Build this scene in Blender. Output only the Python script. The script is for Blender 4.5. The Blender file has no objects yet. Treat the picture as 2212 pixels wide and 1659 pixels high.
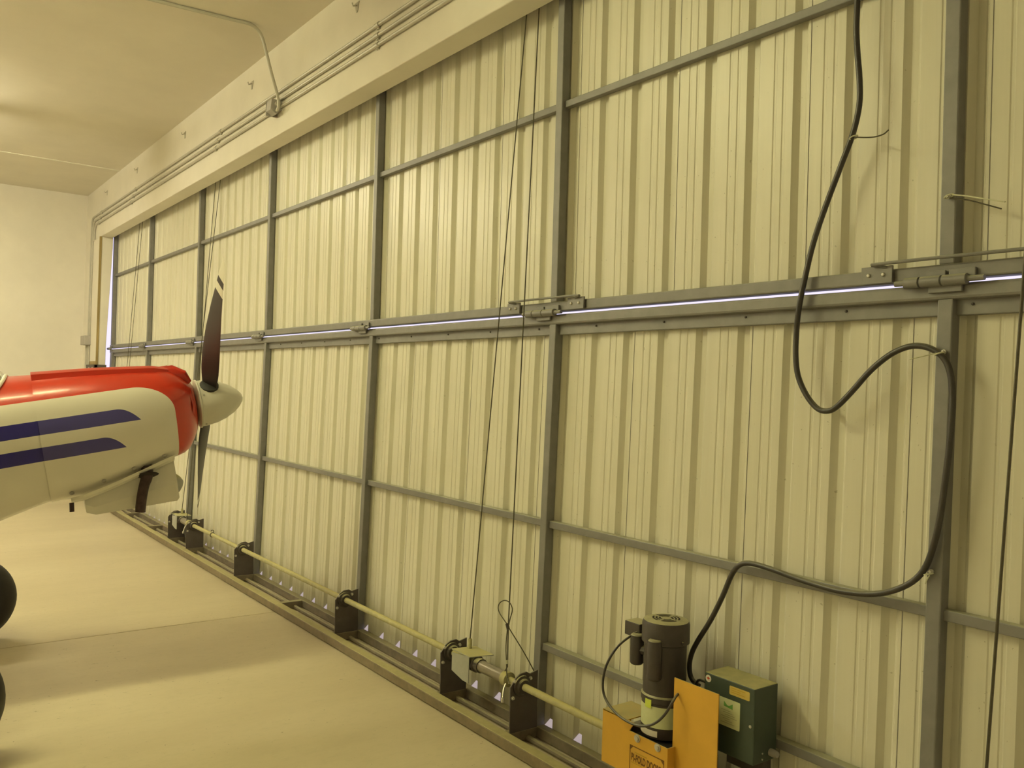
import bpy, math, random
import numpy as np
from mathutils import Vector, Matrix
random.seed(7)
PI = math.pi
scene = bpy.context.scene
COL = scene.collection

# ------------------------------------------------------------------ camera
IW, IH, FPX = 2212, 1659, 1863.48
YAW, PITCH, ROLL = 0.9316, 0.0048, 0.0311
CAM = np.array([3.0957, -2.5382, 1.6063])
_f = np.array([-math.sin(YAW)*math.cos(PITCH), math.cos(YAW)*math.cos(PITCH), math.sin(PITCH)])
_r = np.cross(_f, [0, 0, 1]); _r /= np.linalg.norm(_r)
_u = np.cross(_r, _f)
RV = math.cos(ROLL)*_r + math.sin(ROLL)*_u
UV = -math.sin(ROLL)*_r + math.cos(ROLL)*_u
cam_data = bpy.data.cameras.new('camera')
cam_data.sensor_width = 36.0
cam_data.lens = FPX/IW*36.0
cam_data.clip_start = 0.02
cam = bpy.data.objects.new('camera', cam_data)
COL.objects.link(cam)
cam.matrix_world = Matrix(((RV[0], UV[0], -_f[0], CAM[0]), (RV[1], UV[1], -_f[1], CAM[1]),
                           (RV[2], UV[2], -_f[2], CAM[2]), (0, 0, 0, 1)))
scene.camera = cam

def ray(px, py):
    return _f + (px-IW/2)/FPX*RV - (py-IH/2)/FPX*UV
def at_y(px, py, Y):
    v = ray(px, py); t = (Y-CAM[1])/v[1]; return tuple(float(c) for c in CAM+t*v)
def at_x(px, py, X):
    v = ray(px, py); t = (X-CAM[0])/v[0]; return tuple(float(c) for c in CAM+t*v)
def at_z(px, py, Z):
    v = ray(px, py); t = (Z-CAM[2])/v[2]; return tuple(float(c) for c in CAM+t*v)

# ------------------------------------------------------------------ world (daylight outside the door)
world = bpy.data.worlds.new('world'); scene.world = world
world.use_nodes = True
bg = world.node_tree.nodes['Background']
bg.inputs[0].default_value = (0.80, 0.74, 1.0, 1)
bg.inputs[1].default_value = 1.0

# ------------------------------------------------------------------ view
scene.view_settings.view_transform = 'Standard'
scene.view_settings.look = 'None'
scene.view_settings.gamma = 1.0
scene.view_settings.exposure = 0.28
scene.view_settings.use_curve_mapping = False

# ------------------------------------------------------------------ ceiling lamps: twin-tube strip lights, built as fixtures further down
LAMPS = [  # x, y, length along Y, tube radiance, colour
    (-1.3, -3.2, 2.4, 88, (1.0, 0.94, 0.48)),
    (-6.4, -3.2, 2.4, 135, (1.0, 0.90, 0.60)),
    (-1.1, -8.4, 2.4, 70, (1.0, 0.93, 0.50)),
    (-6.4, -8.4, 2.4, 90, (1.0, 0.90, 0.60)),
]
LAMP_Z = 3.97

# ================================================================== helpers
class MB:
    def __init__(s): s.v = []; s.f = []; s.sm = []
    def add(s, vs, fs, smooth=False):
        b = len(s.v); s.v += [tuple(map(float, v)) for v in vs]
        for f in fs: s.f.append([b+i for i in f]); s.sm.append(smooth)
        return s
    def box(s, x0, x1, y0, y1, z0, z1):
        vs = [(x, y, z) for x in (x0, x1) for y in (y0, y1) for z in (z0, z1)]
        return s.add(vs, [(0,1,3,2),(4,6,7,5),(0,4,5,1),(2,3,7,6),(0,2,6,4),(1,5,7,3)])
    def prism(s, poly, axis, a0, a1):
        # poly: list of 2D points in the other two axes (order x,y,z without axis)
        n = len(poly); vs = []
        for a in (a0, a1):
            for p in poly:
                q = list(p); q.insert(axis, a); vs.append(q)
        fs = [tuple(range(n))[::-1], tuple(range(n, 2*n))]
        fs += [(i, (i+1) % n, n+(i+1) % n, n+i) for i in range(n)]
        return s.add(vs, fs)
    def rings(s, rings, cap0=True, cap1=True, smooth=True, closed=True):
        n = len(rings[0]); vs = [v for r in rings for v in r]; fs = []
        for k in range(len(rings)-1):
            for i in range(n if closed else n-1):
                j = (i+1) % n
                fs.append((k*n+i, k*n+j, (k+1)*n+j, (k+1)*n+i))
        b = len(s.v); s.add(vs, fs, smooth)
        if cap0: s.f.append([b+i for i in range(n)][::-1]); s.sm.append(False)
        if cap1: s.f.append([b+(len(rings)-1)*n+i for i in range(n)]); s.sm.append(False)
        return s
    def tube(s, pts, r, n=10, smooth_path=0, cap=True):
        P = [np.array(p, float) for p in pts]
        if smooth_path: P = catmull(P, smooth_path)
        R = list(np.interp(np.linspace(0, 1, len(P)), np.linspace(0, 1, len(r)), r)) if hasattr(r, '__len__') else [r]*len(P)
        t0 = P[1]-P[0]; t0 /= np.linalg.norm(t0)
        a = np.array([0, 0, 1.]) if abs(t0[2]) < .9 else np.array([1., 0, 0])
        nrm = np.cross(t0, a); nrm /= np.linalg.norm(nrm)
        rings = []
        for k in range(len(P)):
            t = P[min(k+1, len(P)-1)]-P[max(k-1, 0)]; t /= (np.linalg.norm(t)+1e-12)
            nrm = nrm - t*np.dot(nrm, t); nrm /= np.linalg.norm(nrm)
            b = np.cross(t, nrm)
            rings.append([P[k]+R[k]*(nrm*math.cos(2*PI*i/n)+b*math.sin(2*PI*i/n)) for i in range(n)])
        return s.rings(rings, cap, cap)
    def lathe(s, prof, o, axis, n=24):
        # prof: (radius, distance along axis)
        ax = np.array(axis, float); ax /= np.linalg.norm(ax)
        a = np.array([0, 0, 1.]) if abs(ax[2]) < .9 else np.array([1., 0, 0])
        e1 = np.cross(ax, a); e1 /= np.linalg.norm(e1); e2 = np.cross(ax, e1); o = np.array(o, float)
        rings = [[o+ax*h+r*(e1*math.cos(2*PI*i/n)+e2*math.sin(2*PI*i/n)) for i in range(n)] for r, h in prof]
        return s.rings(rings)
    def cyl(s, p0, p1, r, n=14): return s.tube([p0, p1], r, n)
    def warp(s, fn): s.v = [fn(*v) for v in s.v]; return s

def catmull(P, k):
    out = []
    Q = [2*P[0]-P[1]]+list(P)+[2*P[-1]-P[-2]]
    for i in range(1, len(Q)-2):
        p0, p1, p2, p3 = Q[i-1], Q[i], Q[i+1], Q[i+2]
        for j in range(k):
            t = j/k
            out.append(.5*((2*p1)+(-p0+p2)*t+(2*p0-5*p1+4*p2-p3)*t*t+(-p0+3*p1-3*p2+p3)*t**3))
    out.append(Q[-2]); return out

def make_mesh(name, mb, mat, off=(0, 0, 0), sharp=35):
    me = bpy.data.meshes.new(name)
    me.from_pydata([(v[0]-off[0], v[1]-off[1], v[2]-off[2]) for v in mb.v], [], mb.f)
    me.polygons.foreach_set('use_smooth', [bool(x) for x in mb.sm])
    me.update()
    if any(mb.sm):
        try: me.set_sharp_from_angle(angle=math.radians(sharp))
        except Exception: pass
    if mat is not None: me.materials.append(mat)
    return me
def props(o, label=None, cat=None, group=None, kind=None):
    if label: o['label'] = label
    if cat: o['category'] = cat
    if group: o['group'] = group
    if kind: o['kind'] = kind
    return o
def root(name, loc, label=None, cat=None, group=None, kind=None):
    o = bpy.data.objects.new(name, None); COL.objects.link(o); o.location = loc
    o.empty_display_size = 0.1
    return props(o, label, cat, group, kind)
def base_of(o):
    x = Vector((0, 0, 0))
    while o is not None: x = x + Vector(o.location); o = o.parent
    return x
def part(name, mb, mat, parent, label=None, bevel=0, kind=None):
    off = base_of(parent)
    o = bpy.data.objects.new(name, make_mesh(name, mb, mat, off)); COL.objects.link(o)
    o.parent = parent
    if label: o['label'] = label
    if kind: o['kind'] = kind
    if bevel: add_bevel(o, bevel)
    return o
def lpart(name, mb, mat, parent, label=None, bevel=0):      # mesh given in the parent's own coordinates
    o = bpy.data.objects.new(name, make_mesh(name, mb, mat)); COL.objects.link(o); o.parent = parent
    if label: o['label'] = label
    if bevel: add_bevel(o, bevel)
    return o
def thing(name, mb, mat, label, cat, group=None, kind=None, bevel=0):
    v = np.array(mb.v); c = (v.min(0)+v.max(0))/2; base = (float(c[0]), float(c[1]), float(v[:, 2].min()))
    o = bpy.data.objects.new(name, make_mesh(name, mb, mat, base)); COL.objects.link(o); o.location = base
    props(o, label, cat, group, kind)
    if bevel: add_bevel(o, bevel)
    return o
def add_bevel(o, w, seg=2):
    m = o.modifiers.new('bevel', 'BEVEL'); m.width = w; m.segments = seg; m.limit_method = 'ANGLE'; m.angle_limit = math.radians(40)
def place(name, mesh, parent, loc, rot=(0, 0, 0), bevel=0):  # shared mesh data, loc in world coordinates
    o = bpy.data.objects.new(name, mesh); COL.objects.link(o); o.parent = parent
    b = base_of(parent); o.location = (loc[0]-b[0], loc[1]-b[1], loc[2]-b[2]); o.rotation_euler = rot
    if bevel: add_bevel(o, bevel)
    return o

# ------------------------------------------------------------------ materials
class NT:
    def __init__(s, m):
        s.t = m.node_tree; s.n = s.t.nodes; s.l = s.t.links; s.b = s.n['Principled BSDF']
    def new(s, k, **kw):
        n = s.n.new(k)
        for a, v in kw.items(): setattr(n, a, v)
        return n
    def link(s, a, b): s.l.new(a, b)
    def math(s, op, a, b=None, clamp=False):
        n = s.new('ShaderNodeMath', operation=op, use_clamp=clamp)
        for i, x in enumerate((a, b)):
            if x is None: continue
            if isinstance(x, (int, float)): n.inputs[i].default_value = x
            else: s.link(x, n.inputs[i])
        return n.outputs[0]
    def mix(s, fac, a, b):
        n = s.new('ShaderNodeMix', data_type='RGBA')
        if isinstance(fac, (int, float)): n.inputs[0].default_value = fac
        else: s.link(fac, n.inputs[0])
        for i, x in ((6, a), (7, b)):
            if isinstance(x, tuple): n.inputs[i].default_value = (*x[:3], 1)
            else: s.link(x, n.inputs[i])
        return n.outputs[2]
    def ramp(s, fac, p0, p1, c0=(0, 0, 0), c1=(1, 1, 1)):
        n = s.new('ShaderNodeValToRGB'); e = n.color_ramp.elements
        e[0].position = p0; e[1].position = p1; e[0].color = (*c0, 1); e[1].color = (*c1, 1)
        s.link(fac, n.inputs[0]); return n.outputs[0]
    def noise(s, scale, detail=4, rough=.55, vec=None, w=None):
        n = s.new('ShaderNodeTexNoise'); n.inputs['Scale'].default_value = scale
        n.inputs['Detail'].default_value = detail; n.inputs['Roughness'].default_value = rough
        if vec is not None: s.link(vec, n.inputs['Vector'])
        return n.outputs[0]
    def obj(s): return s.new('ShaderNodeTexCoord').outputs['Object']
    def geo(s): return s.new('ShaderNodeNewGeometry')
    def mapping(s, vec, scale):
        n = s.new('ShaderNodeMapping'); n.inputs['Scale'].default_value = scale; s.link(vec, n.inputs[0]); return n.outputs[0]
    def bump(s, h, strength=.2, dist=.005):
        n = s.new('ShaderNodeBump'); n.inputs['Strength'].default_value = strength; n.inputs['Distance'].default_value = dist
        s.link(h, n.inputs['Height']); s.link(n.outputs[0], s.b.inputs['Normal'])

def mat(name, col, rough=.5, metal=0., var=.08, scale=9., dust=None, bump=0., spec=None, stretch=None):
    m = bpy.data.materials.new(name); m.use_nodes = True; t = NT(m)
    g = t.geo(); vec = g.outputs['Position']
    if stretch: vec = t.mapping(vec, stretch)
    n = t.noise(scale, 5, .6, vec)
    lo = tuple(c*(1-var*2) for c in col); hi = tuple(min(1, c*(1+var)) for c in col)
    c = t.mix(t.ramp(n, .3, .7), lo, hi)
    if dust:
        sep = t.new('ShaderNodeSeparateXYZ'); t.link(g.outputs['Normal'], sep.inputs[0])
        up = t.ramp(sep.outputs[2], .45, .8)
        nn = t.math('MULTIPLY', up, t.math('ADD', .55, t.math('MULTIPLY', t.noise(30, 3, .6, g.outputs['Position']), .7), True))
        c = t.mix(nn, c, dust)
    t.link(c, t.b.inputs['Base Color'])
    t.b.inputs['Roughness'].default_value = rough; t.b.inputs['Metallic'].default_value = metal
    if spec is not None: t.b.inputs['Specular IOR Level'].default_value = spec
    if bump: t.bump(n, bump, .004)
    return m

DUST = (0.46, 0.44, 0.25)
M = {}
M['steel'] = mat('grey_steel', (0.23, 0.225, 0.22), .5, .15, .06, 14, dust=(.42, .42, .30))
M['steel_plate'] = mat('dark_steel_plate', (0.095, 0.08, 0.078), .55, .1, .08, 20, dust=(.26, .25, .2))
M['rail'] = mat('dusty_brown_rail', (0.23, 0.185, 0.115), .65, 0, .12, 18, dust=(.43, .39, .19))
M['rust'] = mat('dark_brown_steel', (0.20, 0.165, 0.12), .7, 0, .15, 16, dust=(.30, .27, .16))
M['shaft'] = mat('dusty_shaft', (0.46, 0.43, 0.24), .7, 0, .1, 30, dust=(.50, .46, .2))
M['wall'] = mat('painted_wall', (0.80, 0.765, 0.69), .75, 0, .025, 2.5, bump=.08)
M['ceiling'] = mat('painted_ceiling', (0.75, 0.71, 0.63), .85, 0, .03, 1.5)
M['ceiling_strip'] = mat('pale_joint_tape', (0.84, 0.82, 0.74), .8, 0, .02, 4)
M['conduit'] = mat('conduit_paint', (0.52, 0.50, 0.44), .45, .1, .05, 10)
M['box'] = mat('junction_box', (0.42, 0.40, 0.38), .5, .1, .05, 20)
M['wood'] = mat('brown_wood', (0.36, 0.27, 0.11), .7, 0, .15, 20, stretch=(1, 1, .1))
M['rubber'] = mat('black_rubber', (0.022, 0.02, 0.02), .6, 0, .1, 20)
M['cable'] = mat('black_cable', (0.05, 0.045, 0.042), .4, 0, .1, 20, dust=(.2, .19, .13))
M['wire'] = mat('steel_wire', (0.10, 0.09, 0.06), .5, .3, .1, 60)
M['tie'] = mat('white_cable_tie', (0.62, 0.62, 0.45), .4, 0, .03, 20)
M['bolt'] = mat('zinc_bolt', (0.62, 0.60, 0.55), .35, .5, .05, 60)
M['yellow'] = mat('yellow_enamel', (0.70, 0.40, 0.055), .42, 0, .04, 8, dust=(.52, .46, .2))
M['motor'] = mat('black_motor_enamel', (0.06, 0.05, 0.048), .42, 0, .1, 20, dust=DUST)
M['box_green'] = mat('dark_green_enamel', (0.05, 0.072, 0.055), .45, 0, .08, 10, dust=(.42, .40, .18))
M['label_pale'] = mat('pale_label', (0.66, 0.70, 0.42), .5, 0, .03, 30)
M['label_white'] = mat('white_label', (0.78, 0.74, 0.66), .5, 0, .03, 30)
M['label_gold'] = mat('gold_label', (0.60, 0.45, 0.11), .45, 0, .04, 30)
M['label_lime'] = mat('lime_sticker', (0.62, 0.72, 0.10), .45, 0, .03, 30)
M['print_green'] = mat('green_print', (0.16, 0.40, 0.10), .5, 0, .03, 30)
M['print_brown'] = mat('brown_print', (0.19, 0.085, 0.012), .5, 0, .05, 30)
M['print_grey'] = mat('grey_print', (0.34, 0.36, 0.2), .5, 0, .05, 30)
M['print_red'] = mat('red_print', (0.60, 0.06, 0.02), .5, 0, .03, 30)
M['print_ochre'] = mat('ochre_print', (0.50, 0.32, 0.03), .5, 0, .03, 30)
M['bracket'] = mat('galvanised_cover', (0.42, 0.43, 0.40), .5, .1, .05, 20, dust=(.52, .49, .22))
M['alu'] = mat('dull_pipe', (0.30, 0.27, 0.22), .35, .4, .08, 30)
M['exhaust'] = mat('sooty_exhaust', (0.06, 0.035, 0.035), .45, .4, .2, 40)
M['white_metal'] = mat('white_fixture', (0.8, 0.8, 0.78), .5, 0, .02, 8)
M['hole'] = mat('dark_opening', (0.02, 0.012, 0.01), .8, 0, .05, 10)
M['apron'] = mat('concrete_apron', (0.62, 0.61, 0.60), .9, 0, .05, 3)
M['gear'] = mat('gear_leg_white', (0.75, 0.74, 0.7), .4, 0, .02, 8)

def sheet_material():
    m = bpy.data.materials.new('cream_ribbed_sheet'); m.use_nodes = True; t = NT(m)
    g = t.geo(); pos = g.outputs['Position']
    streak = t.noise(1., 5, .6, t.mapping(pos, (22, 22, .7)))
    cloud = t.noise(2.2, 4, .5, pos)
    c = t.mix(t.ramp(streak, .35, .7), (0.70, 0.68, 0.565), (0.765, 0.745, 0.635))
    c = t.mix(t.math('MULTIPLY', t.ramp(cloud, .45, .75), .35), c, (0.68, 0.66, 0.52))
    spk = t.noise(75, 2, .5, pos)
    c = t.mix(t.math('MULTIPLY', t.ramp(spk, .735, .76), .55), c, (0.32, 0.30, 0.2))
    # browner towards the foot of the door, upper edge broken by noise
    sep = t.new('ShaderNodeSeparateXYZ'); t.link(pos, sep.inputs[0])
    hgt = t.math('ADD', sep.outputs[2], t.math('MULTIPLY', t.noise(9, 4, .6, t.mapping(pos, (1, 1, .25))), -.22))
    c = t.mix(t.ramp(hgt, -.04, .16, (.55,)*3, (0, 0, 0)), c, (0.36, 0.33, 0.22))
    t.link(c, t.b.inputs['Base Color'])
    t.b.inputs['Roughness'].default_value = .38; t.b.inputs['Specular IOR Level'].default_value = .45
    return m
M['sheet'] = sheet_material()

def floor_material():
    m = bpy.data.materials.new('sealed_concrete'); m.use_nodes = True; t = NT(m)
    pos = t.geo().outputs['Position']
    big = t.noise(.9, 5, .6, t.mapping(pos, (1.6, .45, 1)))
    c = t.mix(t.ramp(big, .35, .68), (0.55, 0.475, 0.325), (0.64, 0.565, 0.40))
    fine = t.noise(26, 5, .7, t.mapping(pos, (1.3, .55, 1)))
    c = t.mix(t.math('MULTIPLY', t.ramp(fine, .5, .75), .35), c, (0.46, 0.42, 0.27))
    patch = t.noise(1.7, 2, .5, pos)
    spk = t.noise(34, 3, .65, t.mapping(pos, (1.6, .7, 1)))
    mask = t.math('MULTIPLY', t.ramp(spk, .66, .70), t.ramp(patch, .45, .6))
    c = t.mix(t.math('MULTIPLY', mask, .7), c, (0.20, 0.17, 0.095))
    sp2 = t.noise(60, 2, .5, pos)
    c = t.mix(t.math('MULTIPLY', t.ramp(sp2, .745, .77), .7), c, (0.18, 0.15, 0.09))
    t.link(c, t.b.inputs['Base Color'])
    t.link(t.ramp(big, .3, .7, (.42,)*3, (.55,)*3), t.b.inputs['Roughness'])
    t.b.inputs['Specular IOR Level'].default_value = .35
    t.bump(t.noise(3.2, 3, .5, t.mapping(pos, (2.2, .25, 1))), .12, .02)
    return m
M['floor'] = floor_material()
M['joint'] = mat('dark_joint_bed', (0.23, 0.20, 0.13), .9, 0, .1, 20)  # even dark brown of the bed in the gaps between slabs

def paint_material(name, blue):
    """white paint with red upper field and two blue stripes; coordinates are the aircraft's own (x right, y forward, z up)"""
    m = bpy.data.materials.new(name); m.use_nodes = True; t = NT(m)
    sep = t.new('ShaderNodeSeparateXYZ'); t.link(t.obj(), sep.inputs[0]); y, z = sep.outputs[1], sep.outputs[2]
    gt = lambda a, b: t.math('GREATER_THAN', a, b)
    lt = lambda a, b: t.math('LESS_THAN', a, b)
    mul = lambda a, b: t.math('MULTIPLY', a, b)
    mx = lambda a, b: t.math('MAXIMUM', a, b)
    sq = lambda a: t.math('POWER', t.math('ABSOLUTE', a), 2.0)
    top = gt(z, .146)
    e = t.math('ADD', sq(t.math('DIVIDE', t.math('ADD', y, .362), .2)), sq(t.math('DIVIDE', t.math('MAXIMUM', z, 0.0), .146)))
    nose = mul(gt(y, -.362), gt(e, 1.0))
    nose = mul(nose, gt(t.math('ADD', y, t.math('MULTIPLY', t.math('MINIMUM', z, 0.0), -.06)), -.19))
    corner = mul(mul(gt(y, -.362), gt(e, 1.0)), gt(z, 0.0))
    red = mx(top, mx(nose, corner))
    def stripe(lo, hi, y0, y1):
        tt = t.math('MAXIMUM', t.math('DIVIDE', t.math('SUBTRACT', y, y0), y1-y0), 0.0)
        up = t.math('ADD', lo, t.math('MULTIPLY', t.math('SUBTRACT', 1.0, sq(tt)), hi-lo))
        return mul(mul(gt(z, lo), t.math('LESS_THAN', z, up)), lt(y, y1))
    bl = mx(stripe(-.019, .05, -.442, -.333), stripe(-.146, -.079, -.52, -.418))
    c = t.mix(red, (0.78, 0.745, 0.67), (0.50, 0.03, 0.012))
    c = t.mix(bl, c, blue)
    t.link(c, t.b.inputs['Base Color'])
    t.b.inputs['Roughness'].default_value = .28
    t.b.inputs['Coat Weight'].default_value = .25; t.b.inputs['Coat Roughness'].default_value = .08
    return m
M['cowl'] = paint_material('cowl_paint', (0.055, 0.048, 0.25))
M['fuse'] = paint_material('fuselage_paint', (0.012, 0.008, 0.20))
M['red'] = mat('red_paint', (0.46, 0.025, 0.012), .3, 0, .02, 8)
M['ac_white'] = mat('aircraft_white', (0.76, 0.73, 0.65), .32, 0, .02, 8)
M['spinner'] = mat('spinner_white', (0.66, 0.64, 0.57), .35, 0, .02, 8)
def blade_material():
    m = bpy.data.materials.new('black_blade_white_tip'); m.use_nodes = True; t = NT(m)
    sep = t.new('ShaderNodeSeparateXYZ'); t.link(t.obj(), sep.inputs[0])
    d = t.math('ADD', sep.outputs[2], t.math('MULTIPLY', sep.outputs[1], 1.0))   # slanted bands near the tip
    band = lambda a, b: t.math('MULTIPLY', t.math('GREATER_THAN', d, a), t.math('LESS_THAN', d, b))
    w = t.math('MAXIMUM', band(.735, .785), band(.825, 2.))
    t.link(t.mix(w, (0.036, 0.027, 0.030), (0.78, 0.76, 0.66)), t.b.inputs['Base Color'])
    t.b.inputs['Roughness'].default_value = .42
    return m
M['blade'] = blade_material()
M['glass'] = bpy.data.materials.new('windshield_glass'); M['glass'].use_nodes = True
_g = M['glass'].node_tree.nodes['Principled BSDF']
_g.inputs['Transmission Weight'].default_value = .9; _g.inputs['Roughness'].default_value = .05; _g.inputs['Base Color'].default_value = (.85, .9, .9, 1)
# ================================================================== setting
WX0, WX1, WYB = -10.18, 5.2, -13.5          # left wall, right wall, back wall
YW, YO = -0.168, -0.02                      # inner and outer face of the front wall
ZC, ZH = 4.11, 3.427                        # ceiling, header underside
DX0, DX1 = -9.215, 3.80                     # door opening
fl = root('floor', (0, 0, 0), 'sealed beige concrete hangar floor with saw cut joint', 'floor', kind='structure')
part('joint_bed', MB().box(WX0-.3, WX1+.3, WYB-.2, .5, -.20, -.012), M['joint'], fl)
JX = -2.682
for a, b in ((WX0-.25, JX-.003), (JX+.003, 2.2), (2.206, WX1+.25)):
    part('slab', MB().box(a, b, WYB-.15, .45, -.15, 0), M['floor'], fl, bevel=.004)
thing('apron_ground', MB().box(-30, 30, .45, 40, -.3, -.03), M['apron'], 'pale concrete apron outside beyond the closed door', 'ground', kind='structure')
cl = root('ceiling', (0, 0, ZC), 'flat painted ceiling with one pale panel joint', 'ceiling', kind='structure')
CJ = -8.25
part('ceiling_panel', MB().box(WX0-.25, CJ, WYB-.2, .0, ZC, ZC+.15), M['ceiling'], cl)
part('ceiling_panel', MB().box(CJ, WX1+.25, WYB-.2, .0, ZC, ZC+.15), M['ceiling'], cl)
part('joint_strip', MB().box(CJ-.02, CJ+.02, WYB, YW, ZC-.004, ZC+.01), M['ceiling_strip'], cl)
thing('wall_left', MB().box(WX0-.25, WX0, WYB-.2, .0, -.1, ZC+.1), M['wall'], 'plain cream painted side wall behind the aircraft', 'wall', kind='structure')
thing('wall_right', MB().box(WX1, WX1+.25, WYB-.2, .0, -.1, ZC+.1), M['wall'], 'plain cream painted wall at the other end of the door', 'wall', kind='structure')
thing('wall_back', MB().box(WX0-.25, WX1+.25, WYB-.25, WYB, -.1, ZC+.1), M['wall'], 'plain cream painted wall at the back of the hangar', 'wall', kind='structure')
wf = root('wall_front', (0, YW, 0), 'cream painted wall and deep header around the door opening', 'wall', kind='structure')
part('header', MB().box(WX0-.2, WX1+.2, YW, YO, ZH, ZC+.1), M['wall'], wf, bevel=.006)
part('jamb_wall', MB().prism([(YW, -.1), (YO-.045, -.1), (YO-.045, 2.0), (YO, 3.3), (YO, ZH), (YW, ZH)], 0, WX0-.2, DX0), M['wall'], wf, bevel=.004)
part('jamb_wall', MB().box(DX1, WX1+.2, YW, YO, -.1, ZH), M['wall'], wf, bevel=.006)
t1 = root('trim_1', (-9.4, YW, 0), 'cream board with brown wood edge on the door jamb', 'trim', kind='structure')
part('board', MB().box(-9.60, -9.235, YW-.014, YW+.01, 1.78, 3.415), M['wall'], t1, bevel=.002)
part('wood_edge', MB().box(-9.222, -9.208, YW-.016, YW+.012, 1.70, 3.425), M['wood'], t1)
part('wood_block', MB().box(-9.60, -9.23, YW-.016, YW+.01, 1.735, 1.79), M['wood'], t1)
jb = root('jamb_bracket', (-9.45, -.2, 1.62), 'dark steel angle bracket bolted across the door jamb behind the cowling', 'bracket')
part('plate', MB().box(-9.72, -9.17, YW-.035, YW, 1.62, 1.745), M['steel_plate'], jb, bevel=.003)
part('return_plate', MB().box(-9.215, -9.17, YW-.035, -.06, 1.62, 1.745), M['steel_plate'], jb, bevel=.003)
for bx in (-9.5, -9.28): part('bolt', MB().cyl((bx, YW-.034, 1.70), (bx, YW-.047, 1.70), .013, 8), M['bolt'], jb)

# ================================================================== bi-fold door
ZG0, ZG1 = 1.955, 1.968      # hinge gap
DH, DB = 0.0063, -0.0369     # the two leaves lean a little: bulge at the hinge line
def yo(z):
    zg = 1.9634
    return DH*(3.427-z)/(3.427-zg) if z > zg else DH+(DB-DH)*(zg-z)/zg
def W(mb): return mb.warp(lambda x, y, z: (x, y+yo(z), z))
door = root('door_1', (-2.77, 0, 0), 'bi-fold hangar door of ribbed cream sheets on a grey steel tube frame', 'hangar door', kind='structure')
POST = [-9.2456, -7.3908, -5.516, -3.6574, -1.8214, 0.0, 1.8314, 3.66]   # right faces of the posts
PW, PD, ZT = .046, .046, 3.62
for k, X in enumerate(POST):
    dx = 0 if k else .012
    part('post', W(MB().box(X-PW, X+dx, 0, PD, 2.013, ZT)), M['steel'], door, bevel=.004)
    part('post', W(MB().box(X-PW, X+dx+(.05 if k == 0 else 0), 0, PD, .05, 1.910)), M['steel'], door, bevel=.004)
for k in range(len(POST)-1):
    a, b = POST[k]-.005, POST[k+1]-PW+.005
    part('girt', W(MB().box(a, b, .018, .05, 2.919, 2.951)), M['steel'], door, bevel=.003)
    part('girt', W(MB().box(a, b, .018, .05, .964, .997)), M['steel'], door, bevel=.003)
    part('girt', W(MB().box(a, b, .024, .05, 1.862, 1.912)), M['steel'], door, bevel=.003)
part('girt', W(MB().box(-.005, POST[6]-PW+.005, .012, .05, .402, .434)), M['steel'], door, bevel=.003)
part('hinge_rail', W(MB().box(POST[0]-PW-.02, POST[-1]+.02, -.004, .05, ZG1, 2.014)), M['steel'], door, bevel=.006)
part('hinge_rail', W(MB().box(POST[0]-PW-.02, POST[-1]+.02, -.004, .05, 1.908, ZG0)), M['steel'], door, bevel=.009)
part('top_rail', W(MB().box(POST[0]-PW, POST[-1], 0, .05, ZT-.05, ZT+.02)), M['steel'], door, bevel=.004)
part('bottom_rail', W(MB().box(POST[0]-PW, POST[-1], 0, .047, .004, .055)), M['rust'], door, bevel=.005)
part('truss_rail', MB().box(POST[0]-PW, POST[-1], -.2465, -.190, .004, .057), M['rail'], door, bevel=.006)
part('weather_seal', MB().tube([(POST[0], -.088, .014), (POST[-1], -.088, .014)], .014, 10), M['rust'], door)
# girt screws on the flange under the hinge line
scr = make_mesh('screw', MB().lathe([(.0045, 0), (.0045, .004), (.003, .006)], (0, 0, 0), (0, -1, 0), 8), M['steel_plate'])
for X in np.arange(-3.4, 2.1, .406):
    place('screw', scr, door, (float(X), .024+yo(1.89), 1.893))

# cladding: 24 inch sheets with three valleys each
SW = .6096
def sheet_mesh(z0, z1, zr):
    prof = []; Y0, Y1 = .052, .072
    for i in range(3):
        a = i*.2032
        prof += [(a+(.0025 if i == 0 else 0), Y0), (a+.050, Y0), (a+.054, Y0+.0022), (a+.062, Y0+.0022), (a+.066, Y0),
                 (a+.088, Y0), (a+.092, Y0+.0022), (a+.100, Y0+.0022), (a+.104, Y0), (a+.1335, Y0), (a+.1515, Y1), (a+.1745, Y1), (a+.1925, Y0)]
    prof += [(.6096-.0012, Y0)]
    lap = [(-.016, Y0+.0035), (.012, Y0+.0035)]
    mb = MB()
    for pr in (prof, lap):
        rows = [[(x, y+yo(z), z+(zr if (i == 0 and y > Y1-.001) else 0)) for x, y in pr] for i, z in enumerate((z0, z1))]
        mb.rings(rows, False, False, False, closed=False)
    return make_mesh('cladding_sheet', mb, M['sheet'])
up = sheet_mesh(1.974, ZT+.02, 0); lo = sheet_mesh(.046, 1.950, .034)
def clip_sheet(name, base, phase):
    k0 = math.floor((POST[0]-PW-phase)/SW); k1 = math.floor((POST[-1]+.2-phase)/SW)
    for k in range(k0, k1):
        x = phase+k*SW
        if x < POST[0]-PW-.03:       # the first sheet is cut off at the edge of the door
            src = base.copy(); cut = POST[0]-PW-.01-x
            for v in src.vertices: v.co.x = max(v.co.x, cut)
            o = place('cladding_sheet', src, door, (x, 0, 0))
        else: o = place('cladding_sheet', base, door, (x, 0, 0))
        s = o.modifiers.new('thickness', 'SOLIDIFY'); s.thickness = .0007; s.offset = 1
clip_sheet('u', up, .072); clip_sheet('l', lo, .469)

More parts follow.
